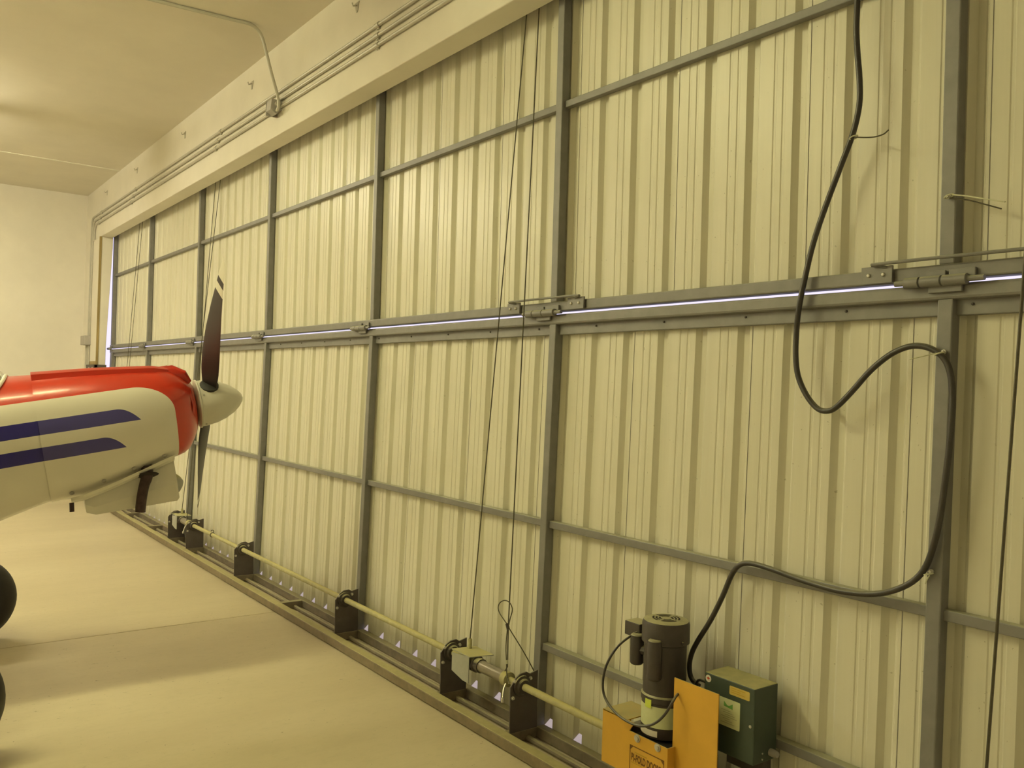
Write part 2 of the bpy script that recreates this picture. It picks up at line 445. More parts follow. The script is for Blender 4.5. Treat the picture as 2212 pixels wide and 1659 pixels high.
# bottom truss: cross members and bearing plates
for X in (-8.30, -7.315, -6.339, -2.684, POST[0], 1.83, 2.75):
    part('cross_member', MB().box(X-.045, X, -.192, -.03, .008, .054), M['rust'], door, bevel=.003)
PLX = [-5.554, -4.959, POST[3]-.005, POST[4]+.006, -.585, .004, 2.43]
SHY, SHZ = -.132, .259
bolt_small = make_mesh('bolt', MB().lathe([(.009, 0), (.009, .004), (.006, .004), (.006, .010)], (0, 0, 0), (1, 0, 0), 8), M['bolt'])
bearing = MB().lathe([(.047, 0), (.047, .010), (.036, .013), (.030, .022), (.020, .022)], (0, 0, 0), (1, 0, 0), 22)
bearing_me = make_mesh('bearing', bearing, M['motor'])
for X in PLX:
    poly = [(-.192, .05), (-.036, .05), (-.040, .317), (-.085, .306), (-.105, .318), (-.140, .315), (-.165, .300), (-.195, .262)]
    pl = part('bearing_plate', MB().prism(poly, 0, X-.008, X), M['steel_plate'], door, bevel=.0015)
    place('bearing', bearing_me, pl, (X, SHY, SHZ))
    place('bolt', bolt_small, pl, (X, -.183, .213)); place('bolt', bolt_small, pl, (X, -.172, .285)); place('bolt', bolt_small, pl, (X, -.085, .287))
    part('cross_member', MB().box(X-.045, X+.002, -.192, -.03, .008, .054), M['rust'], door, bevel=.003)

# hinges, splice plates and guard rods along the hinge line
HY = -.018
def hinge_at(x0, x1, big):
    zc = 1.962
    h = part('hinge', MB().box(x0+.09, x0+.135 if not big else x0+.15, -.010, .0, 1.962, 1.994).box(x0+.16, x1-.03, -.010, .0, 1.962, 1.996).box(x0+.10, x0+.20, -.012, 0, 1.928, 1.955),
             M['steel'], door, bevel=.002)
    L = x1-x0
    part('pin', MB().tube([(x0, HY, zc), (x1, HY, zc)], .0085, 10), M['steel'], h)
    c = [x0+.03, x0+L*.30, x0+L*.55, x1-.045]
    for i in range(3):
        part('knuckle', MB().lathe([(.013, 0), (.0165, .002), (.0165, c[i+1]-c[i]-.004), (.013, c[i+1]-c[i]-.002)], (c[i], HY, zc), (1, 0, 0), 16), M['steel'], h)
for k, X in enumerate(POST):
    a, b = (X-.265, X+.0) if k not in (5, 6) else ((X-.225, X+.064) if k == 5 else (1.664, 1.93))
    if k == 0: a, b = X-.10, X+.11
    if k == 7: continue
    hinge_at(a, b, k >= 5)
def splice(x0, x1):
    s = part('splice_plate', MB().box(x0, x1, -.012, -.003, 1.970, 2.024), M['steel'], door, bevel=.0015)
    for f in (.25, .72):
        part('bolt', MB().lathe([(.0065, 0), (.0065, .003), (.004, .006)], (x0+(x1-x0)*f, -.012, 1.997), (0, -1, 0), 10), M['bolt'], s)
splice(-.361, -.262); splice(.099, .209); splice(1.546, 1.65); splice(2.06, 2.16)
for x0, x1 in ((-.309, .169), (1.612, 2.11)):
    part('guard_rod', MB().tube([(x0+.02, -.008, 2.018), (x0, -.018, 2.024), (x0+.012, -.026, 2.029), (x1-.012, -.026, 2.029), (x1, -.018, 2.024), (x1-.02, -.008, 2.018)], .0055, 8, 4), M['steel'], door)
# bolts that stick out of the post beside the cable ties
for px, py in ((2050, 425), (2040, 760), (2013, 1234)):
    p = at_y(px, py, -.004+yo(at_y(px, py, 0)[2]))
    part('stud_bolt', MB().lathe([(.007, 0), (.007, .005), (.004, .005), (.004, .014)], p, (0, -1, 0), 8), M['bolt'], door)

# ------------------------------------------------------------------ drive shaft
ds = root('drive_shaft', (-2.3, SHY, SHZ-.02), 'long dusty yellow drive shaft running through the bearing plates above the bottom rail', 'shaft')
for a, b in ((-4.955, POST[3]-.010), (POST[3], POST[4]), (POST[4]+.006, -.58), (.01, .70)):
    part('shaft_section', MB().tube([(a, SHY, SHZ), (b, SHY, SHZ)], .0165, 16), M['shaft'], ds)
part('collar', MB().lathe([(.0175, 0), (.022, .004), (.022, .014), (.0175, .018)], (-4.42, SHY, SHZ), (1, 0, 0), 14), M['wire'], ds)
hk = [(-4.415, SHY+.012*math.cos(a), SHZ+.026+.014*math.sin(a)) for a in np.linspace(-.6*PI, .9*PI, 9)]
part('hook', MB().tube(hk, .003, 6, 3), M['wire'], ds)

# ------------------------------------------------------------------ cable winches between pairs of plates
def winch(X0, label):
    w = root('cable_winch', (X0+.3, SHY, .17), label, 'winch', 'cable winches on the drive shaft')
    cov = [(X0+.075, .283), (X0+.075, .195), (X0+.175, .172), (X0+.225, .172), (X0+.225, .300), (X0+.15, .292)]
    part('cover_plate', MB().prism(cov, 1, -.178, -.174), M['bracket'], w)
    part('cover_top', MB().prism([(X0+.072, -.179), (X0+.232, -.179), (X0+.262, -.055), (X0+.10, -.055)], 2, .297, .301), M['bracket'], w)
    part('ferrule', MB().lathe([(.011, 0), (.011, .045), (.008, .050)], (X0+.116, -.10, .300), (0, 0, 1), 12), M['shaft'], w)
    part('drum', MB().lathe([(.012, 0), (.040, .0), (.040, .035), (.034, .038), (.034, .07), (.03, .07)], (X0+.20, SHY, SHZ), (1, 0, 0), 20), M['motor'], w)
    part('drum_pipe', MB().tube([(X0+.26, SHY, SHZ), (X0+.47, SHY, SHZ)], .029, 18), M['alu'], w)
    part('drum_collar', MB().lathe([(.029, 0), (.034, .004), (.034, .04), (.022, .046)], (X0+.455, SHY, SHZ), (1, 0, 0), 18), M['shaft'], w)
    part('shaft_stub', MB().tube([(X0, SHY, SHZ), (X0+.60, SHY, SHZ)], .0165, 14), M['shaft'], w)
    part('clamp', MB().lathe([(.007, 0), (.009, .006), (.007, .02)], (X0+.545, -.205, .205), (.2, -.2, -1), 8), M['bolt'], w)
    part('clamp_strap', MB().tube([(X0+.52, -.172, .255), (X0+.53, -.19, .235), (X0+.545, -.205, .205)], .0045, 6, 3), M['bolt'], w)
winch(-.585, 'cable winch with pale cover plate beside the yellow door operator')
winch(-5.554, 'cable winch with pale cover plate under the propeller of the aircraft')

# ------------------------------------------------------------------ lift cables
def px_path(pts, Y): return [at_y(x, y, Y) for x, y in pts]
def lift(pts, label, r=.0032, grp='wire lift cables hanging down the door'):
    thing('lift_cable', MB().tube(pts, r, 6), M['wire'], label, 'cable', grp)
c1t, c1b = at_y(1139, 30, -.006), (-.469, -.10, .348)
c1t = (c1t[0]+.003, -.006, 3.52)
lift([c1t, c1b], 'slanting wire lift cable ending in the ferrule of the winch near the operator')
c2t = at_y(1164, 22, -.006); c2t = (c2t[0]+.004, -.006, 3.52)
lift([c2t, at_y(1098, 1350, -.12), at_y(1096, 1440, -.125), (-.12, SHY-.025, .262)], 'wire lift cable running through the tied cable loop to the winch drum')
dX = -4.967
lift([(c1t[0]+dX+.36, -.006, 3.52), (c1b[0]+dX, -.10, .348)], 'slanting wire lift cable ending in the winch under the propeller')
lift([(c2t[0]+dX+.12, -.006, 3.52), (-.13+dX, SHY-.02, .28)], 'wire lift cable running down to the winch drum under the propeller')
lift([at_y(303, 473, -.006), at_y(276, 775, -.07), (-8.25, -.10, .30)], 'thin wire lift cable in the bay next to the left jamb, first of two', .003)
lift([at_y(309, 470, -.006), at_y(281, 775, -.07), (-8.12, -.10, .30)], 'thin wire lift cable in the bay next to the left jamb, farther from the jamb', .003)
rt, rb = at_y(2214, 560, -.10), at_y(2131, 1659, -.10)
d = (np.array(rb)-np.array(rt)); top = np.array(rt)-d*((3.40-rt[2])/-d[2])
lift([tuple(top), rt, rb, tuple(np.array(rb)+d*.35)], 'dark wire lift cable just past the post that carries the black power cable', .0042)
# tied-up cable loop hanging at the winch
lp = root('cable_loop', at_y(1096, 1470, -.12), 'tied-up loop of thin wire cable hanging above the winch drum', 'cable loop')
loop_px = [(1098, 1352), (1088, 1338), (1079, 1324), (1076, 1312), (1080, 1302), (1090, 1297), (1100, 1301), (1106, 1312), (1106, 1322), (1102, 1336), (1099, 1350)]
part('loop', MB().tube(px_path(loop_px, -.135), .0026, 6, 4), M['wire'], lp)
part('clip', MB().tube(px_path([(1095, 1347), (1098, 1360)], -.135), .008, 8), M['motor'], lp)
part('tail', MB().tube([at_y(1099, 1356, -.135), at_y(1128, 1403, -.11), at_y(1147, 1437, -.08), at_y(1153, 1449, -.07)], .0026, 6, 4), M['wire'], lp)
part('strand', MB().tube([at_y(1096, 1358, -.137), at_y(1093, 1395, -.142), at_y(1094, 1430, -.140), at_y(1095, 1460, -.15), at_y(1100, 1478, -.165)], .0026, 6, 4), M['wire'], lp)
part('tape', MB().tube(px_path([(1095, 1426), (1095, 1434)], -.14), .006, 8), M['tie'], lp)

# ================================================================== door operator: yellow bracket, motor, gearbox
op = root('door_operator', (.9, -.18, .19), 'yellow door operator with upright black motor lettered BI-FOLD DOORS', 'door operator')
YF = -.25
panel = [(.667, .191), (.667, .389), (.835, .389), (.812, .353), (1.003, .353), (1.003, .191)]
part('front_panel', MB().prism(panel, 1, YF, YF+.004), M['yellow'], op)
part('top_plate', MB().box(.667, .80, YF, -.10, .386, .390), M['yellow'], op)
part('left_panel', MB().box(.667, .671, YF+.004, -.10, .191, .386), M['yellow'], op)
part('return_panel', MB().box(.999, 1.003, YF+.004, -.212, .191, .353), M['yellow'], op)
part('guard_plate', MB().box(.990, 1.190, -.212, -.208, .14, .594), M['yellow'], op)
part('mounting_plate', MB().box(.66, 1.05, -.10, -.035, .10, .30), M['steel_plate'], op)
part('gearbox', MB().box(.800, .970, -.226, -.07, .20, .335), M['rubber'], op, bevel=.012)
MX, MY = .876, -.140
mo = part('motor', MB().lathe([(.05, .335), (.078, .345), (.082, .372), (.082, .470), (.085, .474), (.085, .494), (.079, .500), (.078, .695), (.07, .70)], (MX, MY, 0), (0, 0, 1), 40), M['motor'], op)
part('fan_cover', MB().lathe([(.080, .682), (.088, .686), (.088, .752), (.083, .764), (.07, .7685), (.045, .7695), (.002, .7695)], (MX, MY, 0), (0, 0, 1), 40), M['motor'], mo)
for r0 in (.048, .036, .024):
    for q in range(4):
        a0 = q*PI/2+.35; arc = [(MX+r0*math.cos(a), MY+r0*math.sin(a), .7697) for a in np.linspace(a0, a0+PI/2-.3, 8)]
        part('vent_slot', MB().rings([[(MX+(r0+s)*math.cos(a), MY+(r0+s)*math.sin(a), .7702) for a in np.linspace(a0, a0+PI/2-.3, 8)] for s in (-.0035, .0035)], False, False, False, closed=False), M['hole'], mo)
part('cover_screw', MB().lathe([(.006, 0), (.006, .008)], (MX+.087, MY-.005, .698), (1, 0, 0), 8), M['motor'], mo)
# capacitor housings on the motor's side
for (px, py0, py1, Y, r) in ((1377, 1369, 1434, -.178, .0265), (1415, 1382, 1470, -.225, .0265)):
    a, b = at_y(px, py0, Y), at_y(px, py1, Y)
    part('capacitor', MB().lathe([(r*.8, 0), (r, .006), (r, a[2]-b[2]-.018), (r*.93, a[2]-b[2]-.014), (r*.93, a[2]-b[2]-.004), (r*.8, a[2]-b[2])], (a[0], Y, b[2]), (0, 0, 1), 20), M['motor'], mo)
    part('capacitor_bracket', MB().tube([(a[0], Y, (a[2]+b[2])/2), (MX, MY, (a[2]+b[2])/2)], .018, 8), M['motor'], mo)
jx = at_y(1377, 1356, -.13)
part('terminal_box', MB().box(jx[0]-.03, jx[0]+.05, -.17, -.10, jx[2]-.025, jx[2]+.03), M['motor'], mo, bevel=.004)
def wrap(name, z0, z1, a0, a1, r, m, parent, label=None):
    ang = np.linspace(a0, a1, 18)
    return part(name, MB().rings([[(MX+r*math.cos(a), MY+r*math.sin(a), z) for a in ang] for z in (z0, z1)], False, False, True, closed=False), m, parent, label)
V0 = math.atan2(CAM[1]-MY, CAM[0]-MX)
wrap('rating_label', .386, .463, V0-1.5, V0+.95, .0826, M['label_pale'], mo, 'pale green rating label')
wrap('approval_label', .354, .376, V0-1.45, V0-.25, .0824, M['label_white'], mo, 'narrow white label')
wrap('sticker', .455, .486, V0-.90, V0-.55, .0856, M['label_lime'], mo, 'small lime sticker')
for px, py in ((1377, 1595), (1421, 1615)):
    p = at_y(px, py, YF)
    part('washer', MB().lathe([(.0145, 0), (.0145, .003), (.009, .003), (.009, .008)], (p[0], YF, p[2]), (0, -1, 0), 16), M['bolt'], op)
for px, py in ((1385, 1575), (1428, 1583)):
    p = at_y(px, py, -.226)
    part('gearbox_bolt', MB().lathe([(.006, 0), (.006, .006)], (p[0], -.226, min(p[2], .325)), (0, -1, 0), 8), M['bolt'], op)
# printed frame and lettering on the front panel
FYP = YF-.0006
fx0, fx1, fzt = .817, .989, .306
def strip(x0, x1, z0, z1, m, name, parent, y=FYP): return part(name, MB().add([(x0, y, z0), (x1, y, z0), (x1, y, z1), (x0, y, z1)], [(0, 1, 2, 3)]), m, parent)
strip(fx0, fx1, fzt-.004, fzt, M['print_brown'], 'printed_frame', op)
strip(fx0, fx0+.004, .193, fzt, M['print_brown'], 'printed_frame', op)
strip(fx1-.004, fx1, .193, fzt, M['print_brown'], 'printed_frame', op)
for sx, s in ((fx0+.004, 1), (fx1-.004, -1)):
    part('printed_frame', MB().add([(sx, FYP, fzt-.004), (sx+s*.013, FYP, fzt-.004), (sx, FYP, fzt-.017)], [(0, 1, 2)]), M['print_brown'], op)
strip(.842, .905, .283, .2865, M['print_ochre'], 'faint_print', op)
strip(.826, .880, .243, .2455, M['print_ochre'], 'faint_print', op)
def text_mesh(txt, x0, x1, z0, z1, y, m, parent, name):
    cu = bpy.data.curves.new(name, 'FONT'); cu.body = txt; cu.offset = .045; cu.extrude = 0
    o = bpy.data.objects.new(name, cu); COL.objects.link(o)
    dg = bpy.context.evaluated_depsgraph_get(); dg.update()
    me = bpy.data.meshes.new_from_object(o.evaluated_get(dg))
    bpy.data.objects.remove(o)
    vs = np.array([v.co for v in me.vertices]); lo_, hi_ = vs.min(0), vs.max(0)
    b = base_of(parent)
    for v in me.vertices:
        fx = (v.co.x-lo_[0])/(hi_[0]-lo_[0]); fz = (v.co.y-lo_[1])/(hi_[1]-lo_[1])
        v.co = (x0+fx*(x1-x0)-b[0], y-b[1], z0+fz*(z1-z0)-b[2])
    me.materials.clear(); me.materials.append(m)
    t = bpy.data.objects.new(name, me); COL.objects.link(t); t.parent = parent
    t['label'] = 'brown lettering BI-FOLD DOORS'
    return t
text_mesh('BI-FOLD DOORS', .826, .974, .249, .279, FYP, M['print_brown'], op, 'lettering')
# thin lead that loops from the motor down in front of it and back behind the guard plate
lead = [at_y(1383, 1362, -.16), at_y(1362, 1374, -.19), at_y(1335, 1396, -.23), at_y(1313, 1430, -.26), at_y(1303, 1465, -.275), at_y(1304, 1498, -.28), at_y(1318, 1526, -.285), at_y(1342, 1550, -.285),
        at_y(1370, 1565, -.282), at_y(1398, 1568, -.28), at_y(1420, 1559, -.275), at_y(1438, 1541, -.265), at_y(1452, 1518, -.255), at_y(1462, 1500, -.245), at_y(1476, 1480, -.15)]
lead[-2] = at_y(1462, 1502, -.222); lead[-1] = at_y(1475, 1490, -.17)
part('motor_lead', MB().tube(lead, .0048, 8, 5), M['cable'], op)

# ------------------------------------------------------------------ control box
BX0, BX1, BYF, BYB, BZ0, BZ1 = 1.073, 1.288, -.147, -.022, .372, .628
cb = root('control_box', (1.18, -.085, BZ0), 'dark green control box with a maple leaf sticker beside the yellow guard plate', 'control box')
part('housing', MB().box(BX0, BX1, BYF, BYB, BZ0, BZ1), M['box_green'], cb, bevel=.004)
part('mounting_foot', MB().box(BX0+.03, BX1-.03, BYB-.03, .02+yo(.35), .30, .38), M['steel_plate'], cb)
FY = BYF-.0008
def quad(name, x0, x1, z0, z1, m, parent, y=FY, label=None, r=.004):
    pts = []
    for cx, cz, a0 in ((x1-r, z1-r, 0), (x0+r, z1-r, PI/2), (x0+r, z0+r, PI), (x1-r, z0+r, 1.5*PI)):
        pts += [(cx+r*math.cos(a0+i*PI/6), y, cz+r*math.sin(a0+i*PI/6)) for i in range(4)]
    return part(name, MB().add(pts, [tuple(range(len(pts)))[::-1]]), m, parent, label)
dsk = [(1.090+.0125*math.cos(a), FY, .6085+.0125*math.sin(a)) for a in np.linspace(0, 2*PI, 24, endpoint=False)]
part('round_sticker', MB().add(dsk, [tuple(range(24))[::-1]]), M['label_white'], cb, 'round white sticker')
leaf = [(0, 1), (.2, .62), (.42, .72), (.34, .3), (.6, .5), (.68, .38), (.95, .42), (.84, .15), (.97, .05), (.45, -.32), (.5, -.5), (.06, -.42), (.06, -.85)]
leaf = leaf+[(-x, z) for x, z in leaf[::-1] if x != 0]
part('maple_leaf', MB().add([(1.090+.0072*x, FY-.0004, .6085+.0072*z) for x, z in leaf], [tuple(range(len(leaf)))]), M['print_red'], cb, 'red maple leaf emblem')
quad('gold_label', 1.183, 1.268, .582, .612, M['label_gold'], cb, label='small gold label')
for i in range(3): strip(1.190, 1.250-.02*(i % 2), .604-.007*i, .6065-.007*i, M['print_ochre'], 'illegible_print', cb, FY-.0004)
quad('pale_label', 1.125, 1.230, .468, .564, M['label_pale'], cb, label='pale green maker label')
part('green_logo', MB().add([(1.161, FY-.0004, .536), (1.199, FY-.0004, .532), (1.199, FY-.0004, .551), (1.184, FY-.0004, .541), (1.176, FY-.0004, .541), (1.161, FY-.0004, .553)], [(0, 1, 2, 3, 4, 5)]), M['print_green'], cb, 'green wave emblem')
for i in range(7): strip(1.150+.008*(i % 3), 1.19+.009*((i*5) % 4), .522-.007*i, .5235-.007*i, M['print_grey'], 'illegible_print', cb, FY-.0004)
part('screw', MB().lathe([(.0055, 0), (.0055, .003), (.003, .0045)], (1.274, BYF, .50), (0, -1, 0), 12), M['bolt'], cb)
for z in (.405, .385): part('side_screw', MB().lathe([(.003, 0), (.003, .003)], (BX1, -.10, z), (1, 0, 0), 8), M['bolt'], cb)
part('cable_gland', MB().lathe([(.013, 0), (.013, .02), (.010, .03)], (BX1, -.055, .40), (1, 0, 0), 12), M['box'], cb)

# ------------------------------------------------------------------ black power cable
pc_px = [(1852, -80), (1852, 0), (1850, 60), (1852, 110), (1857, 175), (1856, 228), (1842, 290), (1815, 362), (1783, 447), (1757, 525), (1739, 600), (1725, 670), (1720, 725), (1719, 770), (1724, 812), (1741, 852),
         (1764, 881), (1785, 888), (1806, 880), (1840, 846), (1880, 801), (1920, 768), (1955, 751), (1985, 747), (2015, 755), (2038, 773), (2052, 803), (2058, 860), (2052, 955), (2041, 1045), (2030, 1120), (2015, 1185),
         (1995, 1232), (1962, 1262), (1912, 1280), (1862, 1283), (1800, 1274), (1725, 1251), (1665, 1229), (1622, 1217), (1597, 1221), (1580, 1243), (1560, 1290), (1535, 1340), (1507, 1385), (1494, 1412), (1489, 1440), (1494, 1466), (1510, 1482)]
def cy(i, p):
    z = at_y(p[0], p[1], -.02)[2]
    return -.016+yo(z)-(.012 if abs(z-1.96) < .12 else 0)
pts = [at_y(x, y, cy(i, (x, y))) for i, (x, y) in enumerate(pc_px)]
pcab = root('power_cable', (pts[-1][0], pts[-1][1], pts[-1][2]), 'thick black power cable hanging in an S curve from the ceiling to the control box', 'cable')
part('cable', MB().tube(pts, .0095, 12, 4), M['cable'], pcab)
tail = [pts[-2], at_y(1502, 1478, -.05), at_y(1513, 1469, -.06), at_y(1526, 1466, -.07)]
tail[-1] = (BX0+.004, -.07, tail[-2][2]-.004)
part('box_lead', MB().tube(tail, .0048, 8, 4), M['cable'], pcab)
# cable ties
def tie(label, ring_px, strands, Y):
    c = at_y(ring_px[0], ring_px[1], Y)
    r = root('cable_tie', c, label, 'cable tie')
    ring = [(c[0]+.012*math.cos(a), c[1]+.012*math.sin(a), c[2]+.004*math.cos(a)) for a in np.linspace(0, 2*PI, 17)]
    part('band', MB().tube(ring, .0022, 6), M['tie'], r)
    for pts_, dY, m in strands:
        part('tail', MB().tube([at_y(x, y, Y+dY*i/(len(pts_)-1)) for i, (x, y) in enumerate(pts_)], .0022, 6, 4), m, r)
tie('dark cable tie with curved tail round the power cable, halfway up the upper leaf', (1844, 297), [([(1846, 296), (1865, 297), (1888, 296), (1908, 290), (1919, 281)], -.05, M['wire'])], -.02)
tie('pale cable tie with two long tails on the bolt of the upper post', (2050, 424), [([(2050, 420), (2085, 423), (2130, 430), (2171, 436)], -.06, M['tie']), ([(2052, 428), (2090, 432), (2130, 442), (2163, 451)], -.03, M['wire'])], -.012)
tie('pale cable tie holding the power cable to the lower post above the loop', (2030, 764), [([(2026, 762), (2000, 768), (1965, 776)], -.03, M['tie'])], -.02)
tie('pale cable tie holding the power cable low on the post near the girt', (2006, 1240), [([(2008, 1243), (2002, 1252), (1999, 1260)], -.02, M['tie'])], -.03)

# ================================================================== conduits and boxes on the header
CY = YW-.0135
def conduit(z, xb, label, zend):
    c = root('conduit', (xb, CY, zend), label, 'conduit', 'grey conduits along the header')
    R = .11; bend = [(xb+R-R*math.sin(a), CY, z-R+R*math.cos(a)) for a in np.linspace(0, PI/2, 9)]
    part('pipe', MB().tube([(WX1, CY, z)]+bend+[(xb, CY, zend)], .0115, 10), M['conduit'], c)
    for X in (-9.35+(z-3.6)*1.2, -7.6+(z-3.6)*1.6, -4.55+(z-3.6), -1.55, 1.4):
        part('strap', MB().tube([(X, CY, z), (X+.05, CY, z)], .0155, 10).box(X+.01, X+.04, CY, YW, z-.022, z+.022), M['conduit'], c)
conduit(3.735, -9.76, 'topmost of the three grey conduits along the header', 2.12)
conduit(3.673, -9.66, 'middle one of the three grey conduits along the header', 2.12)
conduit(3.615, -9.56, 'lowest of the three grey conduits along the header', 3.40)
hb = root('junction_box', (-3.05, YW, 3.55), 'small grey junction box on the header where the ceiling conduit comes down', 'junction box')
part('body', MB().prism([(-.166, 3.60), (-.166, 3.665), (-.25, 3.665), (-.255, 3.585), (-.21, 3.556)], 0, -3.12, -3.03), M['box'], hb, bevel=.004)
part('cover', MB().box(-3.128, -3.12, -.255, -.168, 3.56, 3.668), M['box'], hb)
part('fitting', MB().lathe([(.016, 0), (.016, .03), (.019, .03), (.019, .045)], (-3.04, -.21, 3.63), (1, 0, 0), 12), M['conduit'], hb)
fp = [at_z(480, 37, ZC-.013), at_z(510, 44.5, ZC-.013), at_z(538, 51.5, ZC-.013), at_x(555, 62, -2.90), at_x(566, 80, -2.905), at_x(575, 112, -2.91), at_x(587, 160, -2.925), at_x(598, 200, -2.945), at_x(602, 222, -2.955), at_x(600, 236, -2.975), (-3.02, -.212, 3.585)]
thing('ceiling_conduit', MB().tube([(-2.98, WYB+.3, ZC-.013), at_z(330, 0, ZC-.013)]+[tuple(v) for v in catmull([np.array(q) for q in fp], 5)], .0115, 10), M['conduit'], 'bent grey conduit running across the ceiling and down to the header box', 'conduit')
lb = root('junction_box', (-9.72, YW, 2.0), 'grey junction box low on the wall where two conduits end near the corner', 'junction box')
part('body', MB().box(-9.86, -9.58, -.26, YW, 2.01, 2.135), M['box'], lb, bevel=.006)
for X in (-9.82, -9.72, -9.62): part('pipe', MB().tube([(X, CY-.01, 2.03), (X-.02, CY-.01, .4)], .0115, 8), M['conduit'], lb)
hook_me = None
for i, X in enumerate((-8.92, -7.363, -5.505, -3.679, -1.831)):
    mb = MB().prism([(-.03, .018), (.03, .018), (.008, -.045), (-.008, -.045)], 1, -.004, 0).tube([(0, -.002, .0), (0, -.03, -.012), (0, -.036, .006)], .005, 6)
    if hook_me is None: hook_me = make_mesh('wall_hook', mb, M['conduit'])
    o = bpy.data.objects.new('wall_hook', hook_me); COL.objects.link(o); o.location = (X, YW, 3.962)
    props(o, '%s small grey hook on the header counted from the side wall corner' % ('first', 'second', 'third', 'fourth', 'fifth')[i], 'hook', 'row of hooks on the header')

# ------------------------------------------------------------------ fixtures of the ceiling lamps
for i, (x, y, L, p, c) in enumerate(LAMPS):
    f = root('ceiling_light', (x, y, LAMP_Z), 'white strip light on the ceiling, %s' % ('in front of the aircraft door end', 'between aircraft and left wall', 'at the back near the right', 'at the back near the left wall')[i], 'ceiling light', 'strip lights on the ceiling')
    part('housing', MB().prism([(x-.07, LAMP_Z), (x+.07, LAMP_Z), (x+.05, ZC-.005), (x-.05, ZC-.005)], 1, y-L/2-.03, y+L/2+.03), M['white_metal'], f)
    gm = bpy.data.materials.new('glowing_tube'); gm.use_nodes = True; gb = gm.node_tree.nodes['Principled BSDF']
    gb.inputs['Emission Color'].default_value = (*c, 1); gb.inputs['Emission Strength'].default_value = p
    for sx in (-.055, .055): part('tube', MB().tube([(x+sx, y-L/2, LAMP_Z-.035), (x+sx, y+L/2, LAMP_Z-.035)], .019, 12), gm, f)
    for sy in (-L/2-.01, L/2+.01): part('end_cap', MB().box(x-.085, x+.085, y+sy-.015, y+sy+.015, LAMP_Z-.06, LAMP_Z+.01), M['white_metal'], f)

# ================================================================== the aircraft
AY, AP = math.radians(8.0), math.radians(10.0)
Fv = Vector((math.sin(AY)*math.cos(AP), math.cos(AY)*math.cos(AP), math.sin(AP)))
Rv = Vector((math.cos(AY), -math.sin(AY), 0)); Uv = Rv.cross(Fv)
AO = Vector((-1.7862, -1.0701, 1.466))
AM = Matrix(((Rv.x, Fv.x, Uv.x, AO.x), (Rv.y, Fv.y, Uv.y, AO.y), (Rv.z, Fv.z, Uv.z, AO.z), (0, 0, 0, 1)))
ac = root('light_aircraft', AO, 'red white and blue light aircraft with black propeller nosing up to the door', 'aircraft')
ac.rotation_euler = AM.to_euler()
def interp(tab, y):
    ys = [t[0] for t in tab]
    return [float(np.interp(y, ys, [t[i] for t in tab])) for i in range(1, len(tab[0]))]
def section(y, top, bot, hw, n=36, et=2.35, eb=2.5, mid=.02):
    pts = []
    for i in range(n):
        a = 2*PI*i/n; ca, sa = math.cos(a), math.sin(a)
        e = et if sa > 0 else eb
        x = hw*math.copysign(abs(ca)**(2/e), ca)
        z = mid+((top-mid) if sa > 0 else (mid-bot))*math.copysign(abs(sa)**(2/e), sa)
        pts.append((x, y, z))
    return pts
COWL = [(-.787, .280, -.385, .345), (-.65, .275, -.385, .343), (-.50, .264, -.352, .336), (-.35, .252, -.31, .322), (-.213, .237, -.272, .297), (-.16, .225, -.262, .278),
        (-.122, .211, -.252, .255), (-.09, .188, -.232, .225), (-.058, .156, -.185, .18), (-.035, .125, -.14, .135)]
ys = list(np.linspace(-.787, -.16, 14))+[-.14, -.122, -.106, -.09, -.074, -.058, -.045, -.035]
cowl = lpart('cowling', MB().rings([section(y, *interp(COWL, y)) for y in ys], False, True), M['cowl'], ac, 'red and white cowling with two blue stripes')
# raised top deck panel of the cowling
deck = [(-.787, .287, .205), (-.5, .270, .20), (-.2, .241, .18), (-.14, .221, .15)]
rg = []
for y in np.linspace(-.785, -.15, 10):
    t_, w_ = interp(deck, y)
    rg.append([(-w_, y, t_-.045), (-w_*.97, y, t_-.014), (-w_*.8, y, t_-.003), (0, y, t_), (w_*.8, y, t_-.003), (w_*.97, y, t_-.014), (w_, y, t_-.045)])
lpart('top_panel', MB().rings(rg, True, True), M['red'], cowl)
# small scoops either side of the nose top and dark air inlets
for s in (-1, 1):
    lpart('nose_scoop', MB().tube([(s*.10, -.20, .20), (s*.115, -.135, .195), (s*.12, -.085, .165), (s*.115, -.055, .125)], [.03, .04, .038, .02], 14, 0), M['red'], cowl)
    el = [(s*(.135+.048*math.cos(a)), -.048-.012*abs(math.sin(a))+.0, .01+.10*math.sin(a)) for a in np.linspace(0, 2*PI, 24, endpoint=False)]
    inn = [(x*1.0, y-.05, z*.9) for x, y, z in el]
    lip = [(s*(.135+.060*math.cos(a)), -.062-.014*abs(math.sin(a)), .01+.115*math.sin(a)) for a in np.linspace(0, 2*PI, 24, endpoint=False)]
    lpart('inlet_lip', MB().rings([lip, el], False, False), M['red'], cowl)
    elh = [(x, y+.001, z) for x, y, z in el]
    lpart('air_inlet', MB().add(elh, [tuple(range(24))]), M['hole'], cowl, 'dark cooling air inlet')
# quarter-turn fasteners along the lower edge
for y, z in ((-.691, -.336), (-.541, -.302), (-.394, -.267), (-.239, -.232)):
    t_, b_, hw = interp(COWL, y); k = min(.985, (abs(z-.02)/(.02-b_)))
    x = hw*(1-k**2.6)**(1/2.6)
    lpart('fastener', MB().lathe([(.011, 0), (.011, .004), (.006, .006)], (x-.001, y, z), (.8, 0, -.6), 10), M['box'], cowl)
